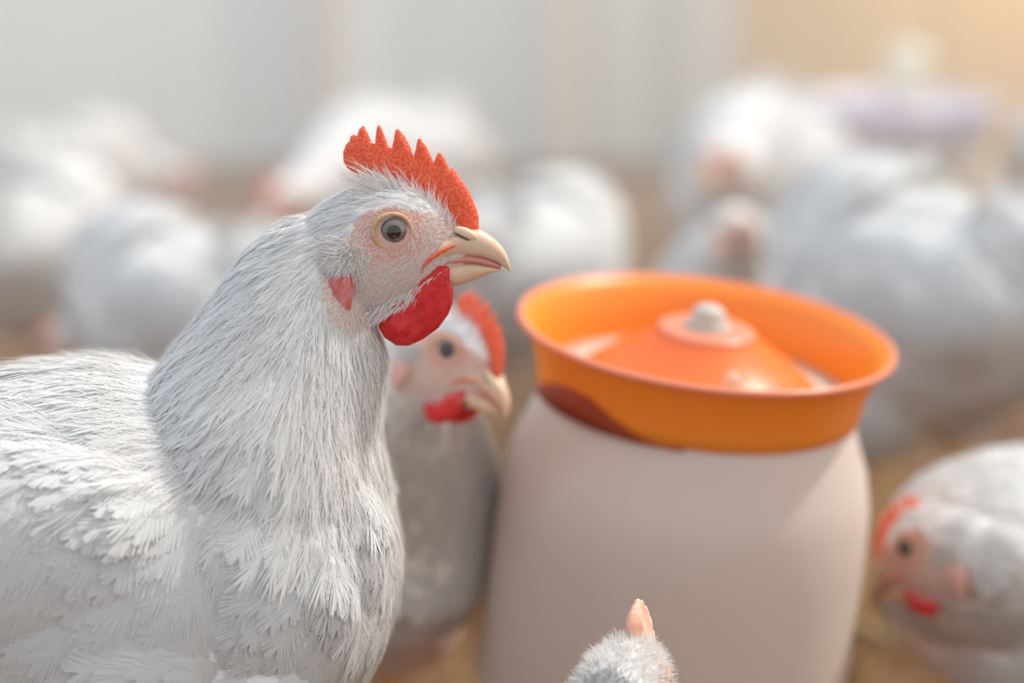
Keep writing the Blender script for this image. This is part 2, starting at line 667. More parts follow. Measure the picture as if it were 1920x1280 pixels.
def to_head(poly):
    out = []
    for p in poly:
        v = Hd(*zpx(p))
        out.append((v.x, v.z))
    return out


def inpoly(x, y, poly):
    x = np.asarray(x)
    y = np.asarray(y)
    c = np.zeros(x.shape, bool)
    n = len(poly)
    for i in range(n):
        x1, y1 = poly[i]
        x2, y2 = poly[(i + 1) % n]
        cond = ((y1 > y) != (y2 > y)) & (x < (x2 - x1) * (y - y1) / (y2 - y1 + 1e-12) + x1)
        c ^= cond
    return c


FACE_H = [(Hd(*p).x, Hd(*p).z) for p in FACE_POLY]
LOBE_H = to_head(LOBE_Z)
EYE_H = Hd(738, 422)
K = (C(701, 440) - C(700, 440)).x       # metres per photo pixel on that plane


def beak_and_face(root, xf, q, comb_scale, comb_mat):
    """all the hard and fleshy parts of a head. xf places head coordinates in the hen"""
    def loftp(name, st, m, seg=28, per=6, power=2.0):
        V, F = ring_loft(smooth_stations(st, per), seg, power)
        return mesh_obj(name, [xf @ v for v in V], F, m, root)
    # upper beak, hooked
    up = [pair(Hd, (836, 440), (798, 499), .0100), pair(Hd, (862, 430), (842, 484), .0080), pair(Hd, (893, 429), (875, 480), .0058),
          pair(Hd, (918, 441), (905, 483), .0046), pair(Hd, (937, 458), (928, 490), .0034), pair(Hd, (949, 476), (941, 498), .0022),
          pair(Hd, (955, 493), (949, 503), .0012), pair(Hd, (957.5, 507), (955, 509), .0003)]
    ub = loftp('upper_beak', up, M['beak'], power=2.3)
    lo_ = [pair(Hd, (799, 497), (803, 509), .0098), pair(Hd, (828, 487), (836, 530), .0080), pair(Hd, (858, 486), (860, 534), .0064),
           pair(Hd, (888, 489), (888, 525), .0048), pair(Hd, (915, 496), (913, 514), .0032), pair(Hd, (937, 503), (936, 508), .0014),
           pair(Hd, (944, 506), (944, 507), .0003)]
    loftp('lower_beak', lo_, M['beak'], power=2.3)
    if q >= 1:
        to = [pair(Hd, (812, 488), (815, 498), .0086), pair(Hd, (862, 474), (862, 492), .0066), pair(Hd, (895, 477), (893, 494), .0046),
              pair(Hd, (922, 486), (920, 500), .0032), pair(Hd, (940, 497), (939, 503), .0014)]
        loftp('mouth_lining', to, M['mouth'], 20, 4)
        for s in (-1, 1):
            # fleshy red corner of the mouth
            pts = [(792, 500), (800, 484), (818, 470), (838, 459), (858, 452)]
            st = []
            for i, (x, y) in enumerate(pts):
                r = [.5, 1.0, .9, .7, .2][i] * .0011
                lat = [.0112, .0108, .0104, .0096, .0086][i] * s
                st.append((Hd(x, y, lat), Vector((0, 0, r)), Vector((0, r, 0))))
            loftp('gape_skin', st, M['comb'], 12, 4)
            # nostril flap with its slit
            V, F = ellipsoid(Hd(873, 434, s * .0048), 23 * K, .0019, 11 * K, Matrix.Rotation(R(24), 3, 'Y'), 24, 14)
            fl = mesh_obj('nostril_flap', [xf @ v for v in V], F, M['operculum'], root)
            V, F = ellipsoid(Hd(867, 439, s * .0060), 16 * K, .0010, 2.2 * K, Matrix.Rotation(R(26), 3, 'Y'), 20, 10)
            mesh_obj('nostril', [xf @ v for v in V], F, M['nostril'], fl)
    # eyes
    for s in (-1, 1):
        ec = Hd(738, 422, s * .0102)
        rad = 32 * K
        rot = Matrix.Rotation(R(90) * s, 3, 'X')       # +z of the cap -> sideways (-y for s=+1)
        turn = Matrix.Rotation(R(8) * -s, 3, 'Z')

        def cap(r, a0, a1, seg=32, rings=8):
            V, F = [], []
            for i in range(rings + 1):
                a = a0 + (a1 - a0) * i / rings
                for k in range(seg):
                    t = 2 * math.pi * k / seg
                    v = Vector((r * math.sin(a) * math.cos(t), r * math.sin(a) * math.sin(t), r * math.cos(a)))
                    v = Vector((v.x, s * v.z, v.y))
                    V.append(xf @ (ec + turn @ v))
            for i in range(rings):
                for k in range(seg):
                    k2 = (k + 1) % seg
                    F.append((i * seg + k, i * seg + k2, (i + 1) * seg + k2, (i + 1) * seg + k))
            F.append(tuple(range(seg)))
            return V, F
        V, F = cap(rad, 0.001, R(120))
        eb = mesh_obj('eye', V, F, M['eyeball'], root)
        if q >= 1:
            V, F = cap(rad + .00006, 0.001, R(46.5))
            mesh_obj('iris_edge', V, F, M['limbal'], eb)
            V, F = cap(rad + .00012, 0.001, R(42))
            mesh_obj('iris', V, F, M['iris'] if q == 2 else M['limbal'], eb)
            V, F = cap(rad + .00020, 0.001, R(23.5))
            mesh_obj('pupil', V, F, M['pupil'], eb)
        # eyelid ring
        V, F = [], []
        sg, sr = 48, 12
        for i in range(sg):
            t = 2 * math.pi * i / sg
            rr = 32.5 * K
            c = Vector((rr * math.cos(t) * 1.05, 0, rr * math.sin(t) * 0.98))
            lat = s * (.0146 - .0022 * math.cos(t))
            for k in range(sr):
                a = 2 * math.pi * k / sr
                tr = 3.9 * K
                rad_d = Vector((math.cos(t), 0, math.sin(t)))
                V.append(xf @ (Vector((EYE_H.x, lat, EYE_H.z)) + c + rad_d * (tr * 1.1 * math.cos(a)) + Vector((0, s * tr * math.sin(a) * 1.0, 0))))
        for i in range(sg):
            for k in range(sr):
                i2, k2 = (i + 1) % sg, (k + 1) % sr
                F.append((i * sr + k, i2 * sr + k, i2 * sr + k2, i * sr + k2))
        mesh_obj('eyelid', V, F, M['lid'], eb)
    # comb
    co = to_head(COMB_Z)
    if comb_scale != 1.0:
        bx, bz = Hd(800, 400).x, Hd(800, 400).z
        co = [(bx + (x - bx) * (0.35 + 0.65 * comb_scale), bz + (z - bz) * comb_scale) for x, z in co]
    blade('comb', co, 0.0, .0021 if comb_mat is M['comb'] else .0032, comb_mat, root, xf, 0.006, 0.0011 if q >= 1 else 0.0022, 0.0003)
    for s in (-1, 1):
        wo = to_head(WATTLE_Z)
        if comb_scale != 1.0:
            bx, bz = Hd(800, 530).x, Hd(800, 530).z
            wo = [(bx + (x - bx) * comb_scale, bz + (z - bz) * comb_scale) for x, z in wo]
        blade('wattle', wo, s * .0085, .0030, M['wattle'], root, xf, 0.006, 0.0012 if q >= 1 else 0.0025, 0.00035)
    if q >= 1:
        for s in (-1, 1):
            blade('ear_lobe', LOBE_H, s * (.0182 if q == 2 else .0172), .0024, M['lobe'] if q == 2 else M['lobe_pale'], root, xf, 0.005, 0.0012, 0.0003)


BODY_GUIDES = [  # px, py, dx, dy(down), length mm, half width mm, fray
    (300, 720, -.95, .25, 34, 7.5, .20), (150, 690, -1, .10, 36, 8, .20), (60, 800, -1, .12, 38, 9, .20), (180, 850, -1, .2, 34, 10, .16),
    (0, 1000, -1, .18, 36, 12, .10), (300, 1000, -.9, .4, 30, 11, .10), (480, 980, -.7, .7, 26, 10, .10),
    (600, 1050, -.45, .9, 24, 9.5, .10), (720, 950, -.05, 1, 20, 7.5, .12), (740, 1100, -.1, 1, 22, 8.5, .10),
    (600, 1250, -.55, .8, 26, 10, .10), (350, 1250, -.85, .5, 30, 12, .10), (0, 1250, -.95, .3, 32, 12, .10),
    (450, 1450, -.8, .5, 28, 11, .14), (150, 1450, -.95, .2, 30, 11, .16), (-330, 860, -1, -.25, 42, 9, .10),
    (-500, 780, -1, -.45, 48, 8, .10), (-350, 1200, -1, 0, 34, 11, .12)]
NECK_GUIDES_A = [
    (560, 412, -.92, .40, 13, 2.2, .30), (500, 440, -.88, .48, 17, 2.6, .30), (600, 470, -.72, .70, 14, 2.2, .30),
    (450, 500, -.74, .67, 24, 3.2, .28), (560, 540, -.5, .87, 22, 2.8, .28), (640, 610, -.22, .97, 20, 2.4, .30),
    (690, 640, .02, 1, 16, 2.4, .30), (400, 570, -.74, .67, 28, 3.8, .26), (500, 640, -.55, .83, 28, 3.4, .26),
    (600, 700, -.25, .97, 27, 3.2, .26), (700, 730, .0, 1, 20, 3.4, .24), (350, 640, -.82, .57, 30, 4.4, .24),
    (450, 730, -.62, .78, 32, 4.4, .22), (560, 800, -.38, .92, 31, 4.2, .22), (680, 820, -.02, 1, 22, 4.6, .18),
    (380, 790, -.75, .60, 34, 6.0, .20), (500, 880, -.5, .8, 30, 6.5, .16), (640, 900, -.2, 1, 24, 6.0, .14)]
HEAD_GUIDES = [
    (830, 380, -.6, -.6, 3.5, .6, .3), (760, 345, -.85, -.15, 7, 1.2, .3), (700, 355, -.95, .05, 9, 1.6, .3), (640, 375, -.95, .2, 11, 2.0, .3),
    (600, 420, -.85, .5, 12, 2.0, .3), (620, 600, -.3, .9, 14, 2.0, .3), (660, 620, -.1, 1, 12, 2.0, .3), (760, 580, -.5, .8, 8, 1.6, .3),
    (820, 560, -.3, .9, 6, 1.2, .3), (860, 545, -.1, .9, 4, .9, .3)]


def hen(label, loc, yaw, scale, q, head=None, neck_st=None, neck_guides=None, comb_scale=1.0, group=None, density=1.0,
        crouch=0.0, name='hen', lean=0.0, nscale=1.0, arch=None, fluff=0, comb_mat=None):
    """q 2: nearest hen; 1: near ones; 0: far out of focus. head = (world position, yaw, pitch, roll)"""
    root = empty(name, loc, (0, 0, yaw))
    tag(root, label, 'hen', group)
    root.scale = (scale,) * 3
    root_m = Matrix.Translation(Vector(loc)) @ Matrix.Rotation(yaw, 4, 'Z') @ Matrix.Scale(scale, 4)
    drop = Vector((0, 0, -crouch))

    def B(px, py, lat=0.0):
        return C(px, py, lat) + drop
    leanm = Matrix.Rotation(lean, 3, 'Y')
    piv = B(200, 1100)

    def LB(v):
        return piv + leanm @ (v - piv)
    if head is None:
        hx = Matrix.Translation(HC)
    else:
        hp, hy, hpitch, hroll, hs = head
        hw = Matrix.Translation(Vector(hp)) @ Matrix.Rotation(hy, 4, 'Z') @ Matrix.Rotation(hpitch, 4, 'Y') @ Matrix.Rotation(hroll, 4, 'X') @ Matrix.Scale(hs, 4)
        hx = root_m.inverted() @ hw
    parts = []
    e1 = ellipsoid(B(165, 1068), 580 * K, .086, 408 * K)
    e2 = ellipsoid(B(462, 1050), 294 * K, .074, 375 * K)
    body_parts = [e1, e2]
    st = [(B(-150, 960), Vector((0, 0, .070)), Vector((0, .060, 0))), (B(-300, 900), Vector((0, 0, .050)), Vector((0, .044, 0))),
          (B(-420, 840), Vector((0.006, 0, .032)), Vector((0, .028, 0))), (B(-520, 780), Vector((0.004, 0, .014)), Vector((0, .018, 0)))]
    body_parts.append(ring_loft(smooth_stations(st, 4)))
    for s in (-1, 1):
        body_parts.append(ellipsoid(B(20, 985, s * .054), 430 * K, .036, 235 * K, Matrix.Rotation(R(-6), 3, 'Y')))
        body_parts.append(ellipsoid(B(225, 1350, s * .040), 190 * K, .036, 215 * K))
        if q >= 2:
            # folds and swells of the breast and flank plumage
            for (bx, by, lt, rx, ry, rz, an) in [(650, 1010, .030, 80, .016, 170, 4), (545, 1040, .046, 140, .020, 150, 16),
                                                 (430, 1210, .057, 190, .018, 130, 10), (250, 1130, .070, 200, .016, 120, 10)]:
                body_parts.append(ellipsoid(B(bx, by, s * lt), rx * K, ry, rz * K, Matrix.Rotation(R(an), 3, 'Y'), 24, 16))
    if lean:
        body_parts = [([LB(v) for v in V], F) for V, F in body_parts]
    parts += body_parts
    V, F = ring_loft(smooth_stations(HEAD_ST, 5))
    parts.append(([hx @ v for v in V], F))
    neck_path = None
    if neck_st is None:
        # neck from the shoulders to the back of the head
        p3 = hx @ Hd(640, 480)
        hb = (hx.to_3x3() @ (Hd(600, 520) - Hd(660, 440))).normalized()
        p2 = p3 + hb * .045
        p0 = LB(B(430, 960))
        p1 = LB(B(560, 770)) if (hx @ Vector((0, 0, 0))).z > B(0, 760).z else LB(B(640, 860))
        if arch:
            p1 = LB(B(*arch))
        neck_path = []
        sts = []
        for i in range(9):
            t = i / 8
            c = p0 * (1 - t) ** 3 + p1 * 3 * t * (1 - t) ** 2 + p2 * 3 * t * t * (1 - t) + p3 * t ** 3
            d = ((p1 - p0) * 3 * (1 - t) ** 2 + (p2 - p1) * 6 * t * (1 - t) + (p3 - p2) * 3 * t * t).normalized()
            neck_path.append((c, d, t))
            r = (.064 * (1 - t) ** 1.15 + .0195) * (1 + (nscale - 1) * math.sin(math.pi * min(1, t * 1.1)))
            lat = Vector((0, 1, 0)).lerp((hx.to_3x3() @ Vector((0, 1, 0))).normalized(), t)
            a = d.cross(lat).normalized()
            b = a.cross(d).normalized()
            sts.append((c, a * r * 1.05, b * r * .92))
        parts.append(ring_loft(smooth_stations(sts, 4)))
    else:
        parts.append(ring_loft(smooth_stations(neck_st, 6)))
    me = blend_solid(parts, {2: .0017, 1: .0024, 0: .005}[q], {2: 7, 1: 5, 0: 3}[q], 'body')
    me.materials.clear()
    me.materials.append(M['body'])
    me.polygons.foreach_set('use_smooth', [True] * len(me.polygons))
    # bare face
    co = np.empty(len(me.vertices) * 3, dtype=np.float32)
    me.vertices.foreach_get('co', co)
    co = co.reshape(-1, 3).astype(float)
    inv = np.array(hx.inverted())

    def to_h(P):
        return P @ inv[:3, :3].T + inv[:3, 3]

    def face_mask(P):
        h = to_h(P)
        return inpoly(h[:, 0], h[:, 2], FACE_H) & (np.abs(h[:, 1]) < .03) & (h[:, 0] > Hd(600, 0).x)
    fm = face_mask(co).astype(np.float32)
    h = to_h(co)
    ex, ez = h[:, 0] - EYE_H.x, h[:, 2] - EYE_H.z
    gx, gz = h[:, 0] - Hd(815, 0).x, h[:, 2] - Hd(0, 500).z
    flush = 0.45 * np.exp(-((np.hypot(ex, ez * 1.15) - 50 * K) / (16 * K)) ** 2)
    flush = np.maximum(flush, 0.35 * np.exp(-((h[:, 0] - Hd(655, 0).x) ** 2 + (h[:, 2] - Hd(0, 415).z) ** 2) / (28 * K) ** 2))
    flush = np.maximum(flush, 0.9 * np.exp(-(np.maximum(0, h[:, 2] - Hd(0, 425).z + (h[:, 0] - Hd(850, 0).x) * -0.2) ** 2 * 0 + (h[:, 0] - Hd(852, 0).x) ** 2 + (h[:, 2] - Hd(0, 410).z) ** 2) / (22 * K) ** 2))
    flush = np.clip(flush, 0, 1).astype(np.float32) * fm
    # soften the mask edge through neighbours: blur by distance samples is enough at this voxel size
    at1 = me.attributes.new('skin', 'FLOAT', 'POINT')
    at1.data.foreach_set('value', fm)
    at2 = me.attributes.new('flush', 'FLOAT', 'POINT')
    at2.data.foreach_set('value', flush)
    body = link(bpy.data.objects.new('body', me), root)

    # ------------------------------------------------ plumage
    gp, gd, gL, gW, gF = [], [], [], [], []

    def add_g(p, d, L, W, fr):
        gp.append(tuple(p)), gd.append(tuple(d.normalized())), gL.append(L * 1e-3), gW.append(W * 1e-3), gF.append(fr)
    for (px, py, dx, dy, L, W, fr) in BODY_GUIDES:
        for s in (-1, 1):
            lat = s * (.075 if py > 850 and px < 560 else .035)
            add_g(LB(B(px, py, lat)), leanm @ Vector((dx, 0, -dy)), L * (.8 if q == 2 else 1), W * (.78 if q == 2 else 1), fr)
    if neck_guides:
        for (px, py, dx, dy, L, W, fr) in neck_guides:
            for s in (-1, 1):
                add_g(B(px, py, s * .03), Vector((dx, 0, -dy)), L, W, fr)
    else:
        for (c, d, t) in neck_path[2:]:
            add_g(c, -d, 32 - 16 * t, 5.5 - 3.2 * t, .25)
            for s in (-1, 1):
                add_g(c + Vector((0, s * .03, 0)), -d, 32 - 16 * t, 5.5 - 3.2 * t, .25)
    h3 = hx.to_3x3()
    for (px, py, dx, dy, L, W, fr) in HEAD_GUIDES:
        for s in (-1, 1):
            add_g(hx @ Hd(px, py, s * .012), h3 @ Vector((dx, 0, -dy)), L, W, fr)
    gp, gd, gL, gW, gF = map(np.array, (gp, gd, gL, gW, gF))

    def field(P):
        d2 = ((P[:, None, :] - gp[None]) ** 2).sum(2) + 1e-6
        wt = d2 ** -2.0
        wt /= wt.sum(1, keepdims=True)
        return wt @ gd, wt @ gL, wt @ gW, wt @ gF

    arrs = []
    cnt = {2: 60000, 1: 24000, 0: 5200}[q]
    P, Nn = sample_surface(me, int(cnt * density))
    ok = P[:, 2] > .04
    P, Nn = P[ok], Nn[ok]
    ok = ~face_mask(P)
    hh = to_h(P)
    P, Nn = P[ok], Nn[ok]
    D, L, W, Fr = field(P)
    dens = {2: .46, 1: .62, 0: 1.05}[q]
    sp = np.clip(W * dens, .0011, .008) if q >= 1 else np.clip(W * dens, .004, .011)
    kp = thin_out(P, sp)
    P, Nn, D, L, W, Fr = (a[kp] for a in (P, Nn, D, L, W, Fr))
    n = len(P)
    D = unit(D + rng.normal(0, .10, (n, 3)))
    D = unit(D - Nn * (D * Nn).sum(1, keepdims=True))
    D = unit(D + Nn * .03)
    L = L * rng.uniform(.75, 1.15, n)
    W = W * rng.uniform(.8, 1.2, n)
    small = W < .0058
    lift = np.where(small, rng.uniform(.02, .12, n), rng.uniform(.02, .06, n))
    curl = np.where(small, rng.uniform(.04, .14, n), rng.uniform(.08, .13, n))
    Pr = P - Nn * .0006 - D * (L * .25)[:, None]
    for sel, nb in ((small, {2: 12, 1: 7, 0: 3}[q]), (~small, {2: 38, 1: 15, 0: 6}[q])):
        if sel.any():
            arrs.append(feather_arrays(Pr[sel] + Nn[sel] * (rng.random(sel.sum()) * .0012)[:, None], Nn[sel], D[sel], L[sel], W[sel], nb,
                                       Fr[sel] * (1.0 if sel is small else .3), lift[sel], curl[sel], 0.34 if sel is small else 0.9,
                                       0.0 if sel is small else .7, 2.1 if sel is small and q else 1.0, .6 if sel is small and q else 1.3))
    Vv, Tt, Ll = join_arrays(arrs)
    pl = tri_obj('plumage', Vv, Tt, M['feather'], body, Ll)
    pl['kind'] = 'stuff'
    if q >= 1:
        # fine short hairs on the face, wisps round the neck
        P, Nn = sample_surface(me, 700000 if q == 2 else 260000)
        ok = face_mask(P)
        P, Nn = P[ok], Nn[ok]
        hh = to_h(P)
        er = np.hypot((hh[:, 0] - EYE_H.x), (hh[:, 2] - EYE_H.z))
        ok = (er > 38 * K) & (hh[:, 0] < Hd(862, 0).x)
        P, Nn, hh, er = P[ok], Nn[ok], hh[ok], er[ok]
        # around the eye the hairs follow the lids, further away they sweep back
        hair_n = min(len(P), 12000 if q == 2 else 3500)
        P, Nn, hh, er = P[:hair_n], Nn[:hair_n], hh[:hair_n], er[:hair_n]
        ax = np.stack([-np.ones(len(P)), np.zeros(len(P)), -0.45 * np.ones(len(P))], 1)
        rel = np.stack([hh[:, 0] - EYE_H.x, np.zeros(len(P)), hh[:, 2] - EYE_H.z], 1)
        rel = unit(rel)
        tang = np.stack([rel[:, 2], np.zeros(len(P)), -rel[:, 0]], 1)
        tang *= np.sign((tang * ax).sum(1, keepdims=True))
        k_ = np.exp(-((er - 40 * K) / (38 * K)) ** 2)[:, None]
        low = np.clip((Hd(0, 480).z - hh[:, 2]) / (100 * K), 0, 1)[:, None]
        ax = ax * (1 - low) + np.array([[-.75, 0, -.75]]) * low
        dl = unit(ax * (1 - k_) + (tang * .8 + rel * .35) * k_)
        rot = np.array(h3.normalized())
        dw = dl @ rot.T
        dw = unit(dw + rng.normal(0, .12, dw.shape))
        dw = unit(dw - Nn * (dw * Nn).sum(1, keepdims=True) + Nn * .22)
        Lh = (.0013 + .0016 * np.clip((er - 45 * K) / (90 * K), 0, 1) + .0016 * low[:, 0]) * rng.uniform(.6, 1.3, len(P))
        fa = [hair_arrays(P, Nn, dw, Lh, np.full(len(P), .00019), np.full(len(P), .15))]
        # white ear tuft
        m_ = 1300
        tx = rng.normal(0, 1, (m_, 2))
        for s in (-1, 1):
            rt, dd, nn = [], [], []
            for a, b in tx:
                p = Hd(644 + 17 * a, 474 + 15 * b, s * (.0172 + .0018 * max(0, 1 - (a * a + b * b) / 3)))
                rt.append(hx @ p)
                d = Vector((-.75 + .35 * a + random.gauss(0, .3), s * random.uniform(.1, .7), -.55 - .3 * b + random.gauss(0, .3)))
                dd.append((h3 @ d).normalized())
                nn.append((h3 @ Vector((random.gauss(0, .5), s, random.gauss(0, .5)))).normalized())
            rt, dd, nn = np.array(rt), np.array(dd), np.array(nn)
            fa.append(hair_arrays(rt, nn, dd, rng.uniform(.003, .0085, m_), np.full(m_, .00030), np.full(m_, .3)))
            # white wisps standing up over the base of the comb
            rt, dd, nn, ll = [], [], [], []
            for _ in range(420 if q == 2 else 160):
                t = random.random()
                bx, by = 690 + 160 * t, 338 + 10 * t + 82 * t ** 2.2
                bx += random.gauss(0, 5)
                by += random.gauss(0, 9) + 12
                lat = s * (.0075 - .0035 * t + random.uniform(-.001, .001))
                rt.append(hx @ Hd(bx, by, lat))
                dx = -.95 + 1.15 * t + random.gauss(0, .13)
                d = Vector((dx if t < .85 else dx * .3, s * random.uniform(-.25, .12), .35 + .75 * t + random.gauss(0, .10)))
                dd.append((h3 @ d).normalized())
                nn.append((h3 @ Vector((0, s, 0))).normalized())
                ll.append(random.uniform(.006, .0145) * (1.2 - .5 * t) * comb_scale ** .5)
            fa.append(hair_arrays(np.array(rt), np.array(nn), np.array(dd), np.array(ll), np.full(len(rt), .00044), rng.normal(0, .12, len(rt))))
            # fringe of the jaw, hanging over the root of the wattle
            rt, dd, nn = [], [], []
            for _ in range(500 if q == 2 else 200):
                t = random.random()
                bx, by = 655 + 185 * t, 612 - 92 * t ** 1.1 + random.uniform(-26, 2)
                rt.append(hx @ Hd(bx, by, s * (.0138 - .0040 * t + random.uniform(-.001, .0005))))
                dd.append((h3 @ Vector((-.55 + random.gauss(0, .15), s * .12, -.8 + random.gauss(0, .15)))).normalized())
                nn.append((h3 @ Vector((0, s, 0))).normalized())
            fa.append(hair_arrays(np.array(rt), np.array(nn), np.array(dd), rng.uniform(.002, .0052, len(rt)), np.full(len(rt), .00026), np.full(len(rt), .1)))
        # loose barbs at nape, neck and breast edge
        P, Nn = sample_surface(me, 42000 if q == 2 else 12000)
        ok = ~face_mask(P) & (P[:, 2] > .1)
        P, Nn = P[ok], Nn[ok]
        D, L, W, Fr = field(P)
        ok = W < .0062
        P, Nn, D, L = P[ok], Nn[ok], D[ok], L[ok]
        D = unit(D + rng.normal(0, .16, D.shape))
        D = unit(D - Nn * (D * Nn).sum(1, keepdims=True) + Nn * rng.uniform(.05, .30, len(P))[:, None])
        fa.append(hair_arrays(P + Nn * .001, Nn, D, L * rng.uniform(.4, .95, len(P)), np.full(len(P), .00022), rng.uniform(.1, .3, len(P))))
        if fluff:
            # downy crown: short tufts standing off the head
            P, Nn = sample_surface(me, 120000)
            hh = to_h(P)
            ok = (np.abs(hh[:, 0]) < .034) & (np.abs(hh[:, 2]) < .034) & (np.abs(hh[:, 1]) < .03)
            P, Nn = P[ok][:fluff], Nn[ok][:fluff]
            tuft = unit(rng.normal(0, 1, (400, 3)))
            D = unit(Nn + .55 * tuft[((P * 260).astype(int) * np.array([7, 13, 29])).sum(1) % 400] + rng.normal(0, .12, P.shape))
            fa.append(hair_arrays(P, unit(np.cross(D, rng.normal(0, 1, P.shape))), D, rng.uniform(.002, .0062, len(P)) / scale, np.full(len(P), .0003) / scale,
                                  rng.normal(0, .2, len(P))))
        Vv, Tt, Ll = join_arrays(fa)
        fo = tri_obj('down', Vv, Tt, M['down'], body, Ll)
        fo['kind'] = 'stuff'
    beak_and_face(root, hx, q, comb_scale, comb_mat or M['comb'])
    # legs, feet on the litter
    for s in (-1, 1):
        top, foot = B(235, 1500, s * .040), Vector((B(235, 1500).x + .002, s * .042, .012))
        hock = top.lerp(foot, .12) + Vector((-.018, 0, 0))
        st = [(top + Vector((.01, 0, .03)), Vector((.014, 0, 0)), Vector((0, .014, 0))), (hock, Vector((.0075, 0, 0)), Vector((0, .0070, 0))),
              (hock.lerp(foot, .5), Vector((.0052, 0, 0)), Vector((0, .0052, 0))), (foot, Vector((.0062, 0, 0)), Vector((0, .0066, 0)))]
        V1, F1 = ring_loft(smooth_stations(st, 4), 16)
        lp = [(V1, F1)]
        claws = []
        for ang, ln in ((0, .058), (32, .050), (-32, .050), (180, .024)):
            dv = Vector((math.cos(R(ang)), math.sin(R(ang)), 0))
            pv = Vector((-dv.y, dv.x, 0))
            tst = []
            for i in range(5):
                t = i / 4
                r = .0052 * (1 - .5 * t)
                tst.append((foot + dv * ln * t + Vector((0, 0, -.0055 - .002 * t + .002 * math.sin(t * 7))), Vector((0, 0, r)), pv * r))
            lp.append(ring_loft(smooth_stations(tst, 3), 12))
            c0 = foot + dv * ln + Vector((0, 0, -.0075))
            claws.append(ring_loft([(c0, Vector((0, 0, .0022)), pv * .0018), (c0 + dv * .006 + Vector((0, 0, .0002)), Vector((0, 0, .0013)), pv * .001),
                                    (c0 + dv * .011 + Vector((0, 0, -.003)), Vector((0, 0, .0003)), pv * .0003)], 10))
        V, F = merge(lp)
        lg = mesh_obj('leg', V, F, M['leg'], root)
        for V, F in claws:
            mesh_obj('claw', V, F, M['claw'], lg)
    return root


# ---------------------------------------------------------------- structure: litter floor, curtain wall, wall
def structure(o):
    o['kind'] = 'structure'
    return o


def build_floor():
    n = 150
    V, F = [], []
    for j in range(n + 1):
        for i in range(n + 1):
            x, y = -3.2 + 6.4 * i / n, -0.6 + 5.4 * j / n
            z = -.006 + .004 * math.sin(x * 23 + 2 * math.sin(y * 9)) * math.sin(y * 19) + random.uniform(-.0025, .0025)
            V.append((x, y, z))
    for j in range(n):
        for i in range(n):
            a = j * (n + 1) + i
            F.append((a, a + 1, a + n + 2, a + n + 1))
    m = noise_color(mat('wood_litter', (0.4, 0.25, 0.12), 0.95, spec=0.1), (0.09, 0.038, 0.012), (0.25, 0.145, 0.07), 14, 6, 0.35, 0.68, 0.9, 120, 0.01)
    return structure(mesh_obj('floor', V, F, m))


build_floor()


def shavings(count=26000):
    P = np.stack([rng.uniform(-1.6, 1.6, count), rng.uniform(.5, 3.9, count), rng.uniform(0, .006, count)], 1)
    a = rng.uniform(0, 2 * np.pi, count)
    D = unit(np.stack([np.cos(a), np.sin(a), rng.uniform(-.15, .35, count)], 1))
    Nn = unit(np.stack([rng.normal(0, .3, count), rng.normal(0, .3, count), np.ones(count)], 1))
    V, T, _ = hair_arrays(P, Nn, D, rng.uniform(.008, .028, count), rng.uniform(.002, .006, count), rng.uniform(-.2, .2, count))
    m = noise_color(mat('wood_shaving', (0.7, 0.45, 0.2), 0.8, spec=0.1), (0.36, 0.11, 0.012), (0.44, 0.28, 0.12), 9, 3, 0.4, 0.6)
    o = tri_obj('wood_shavings', V, T, m)
    o['kind'] = 'stuff'
    tag(o, 'loose ochre wood shavings and litter strewn over the floor between the hens', 'bedding')


shavings()


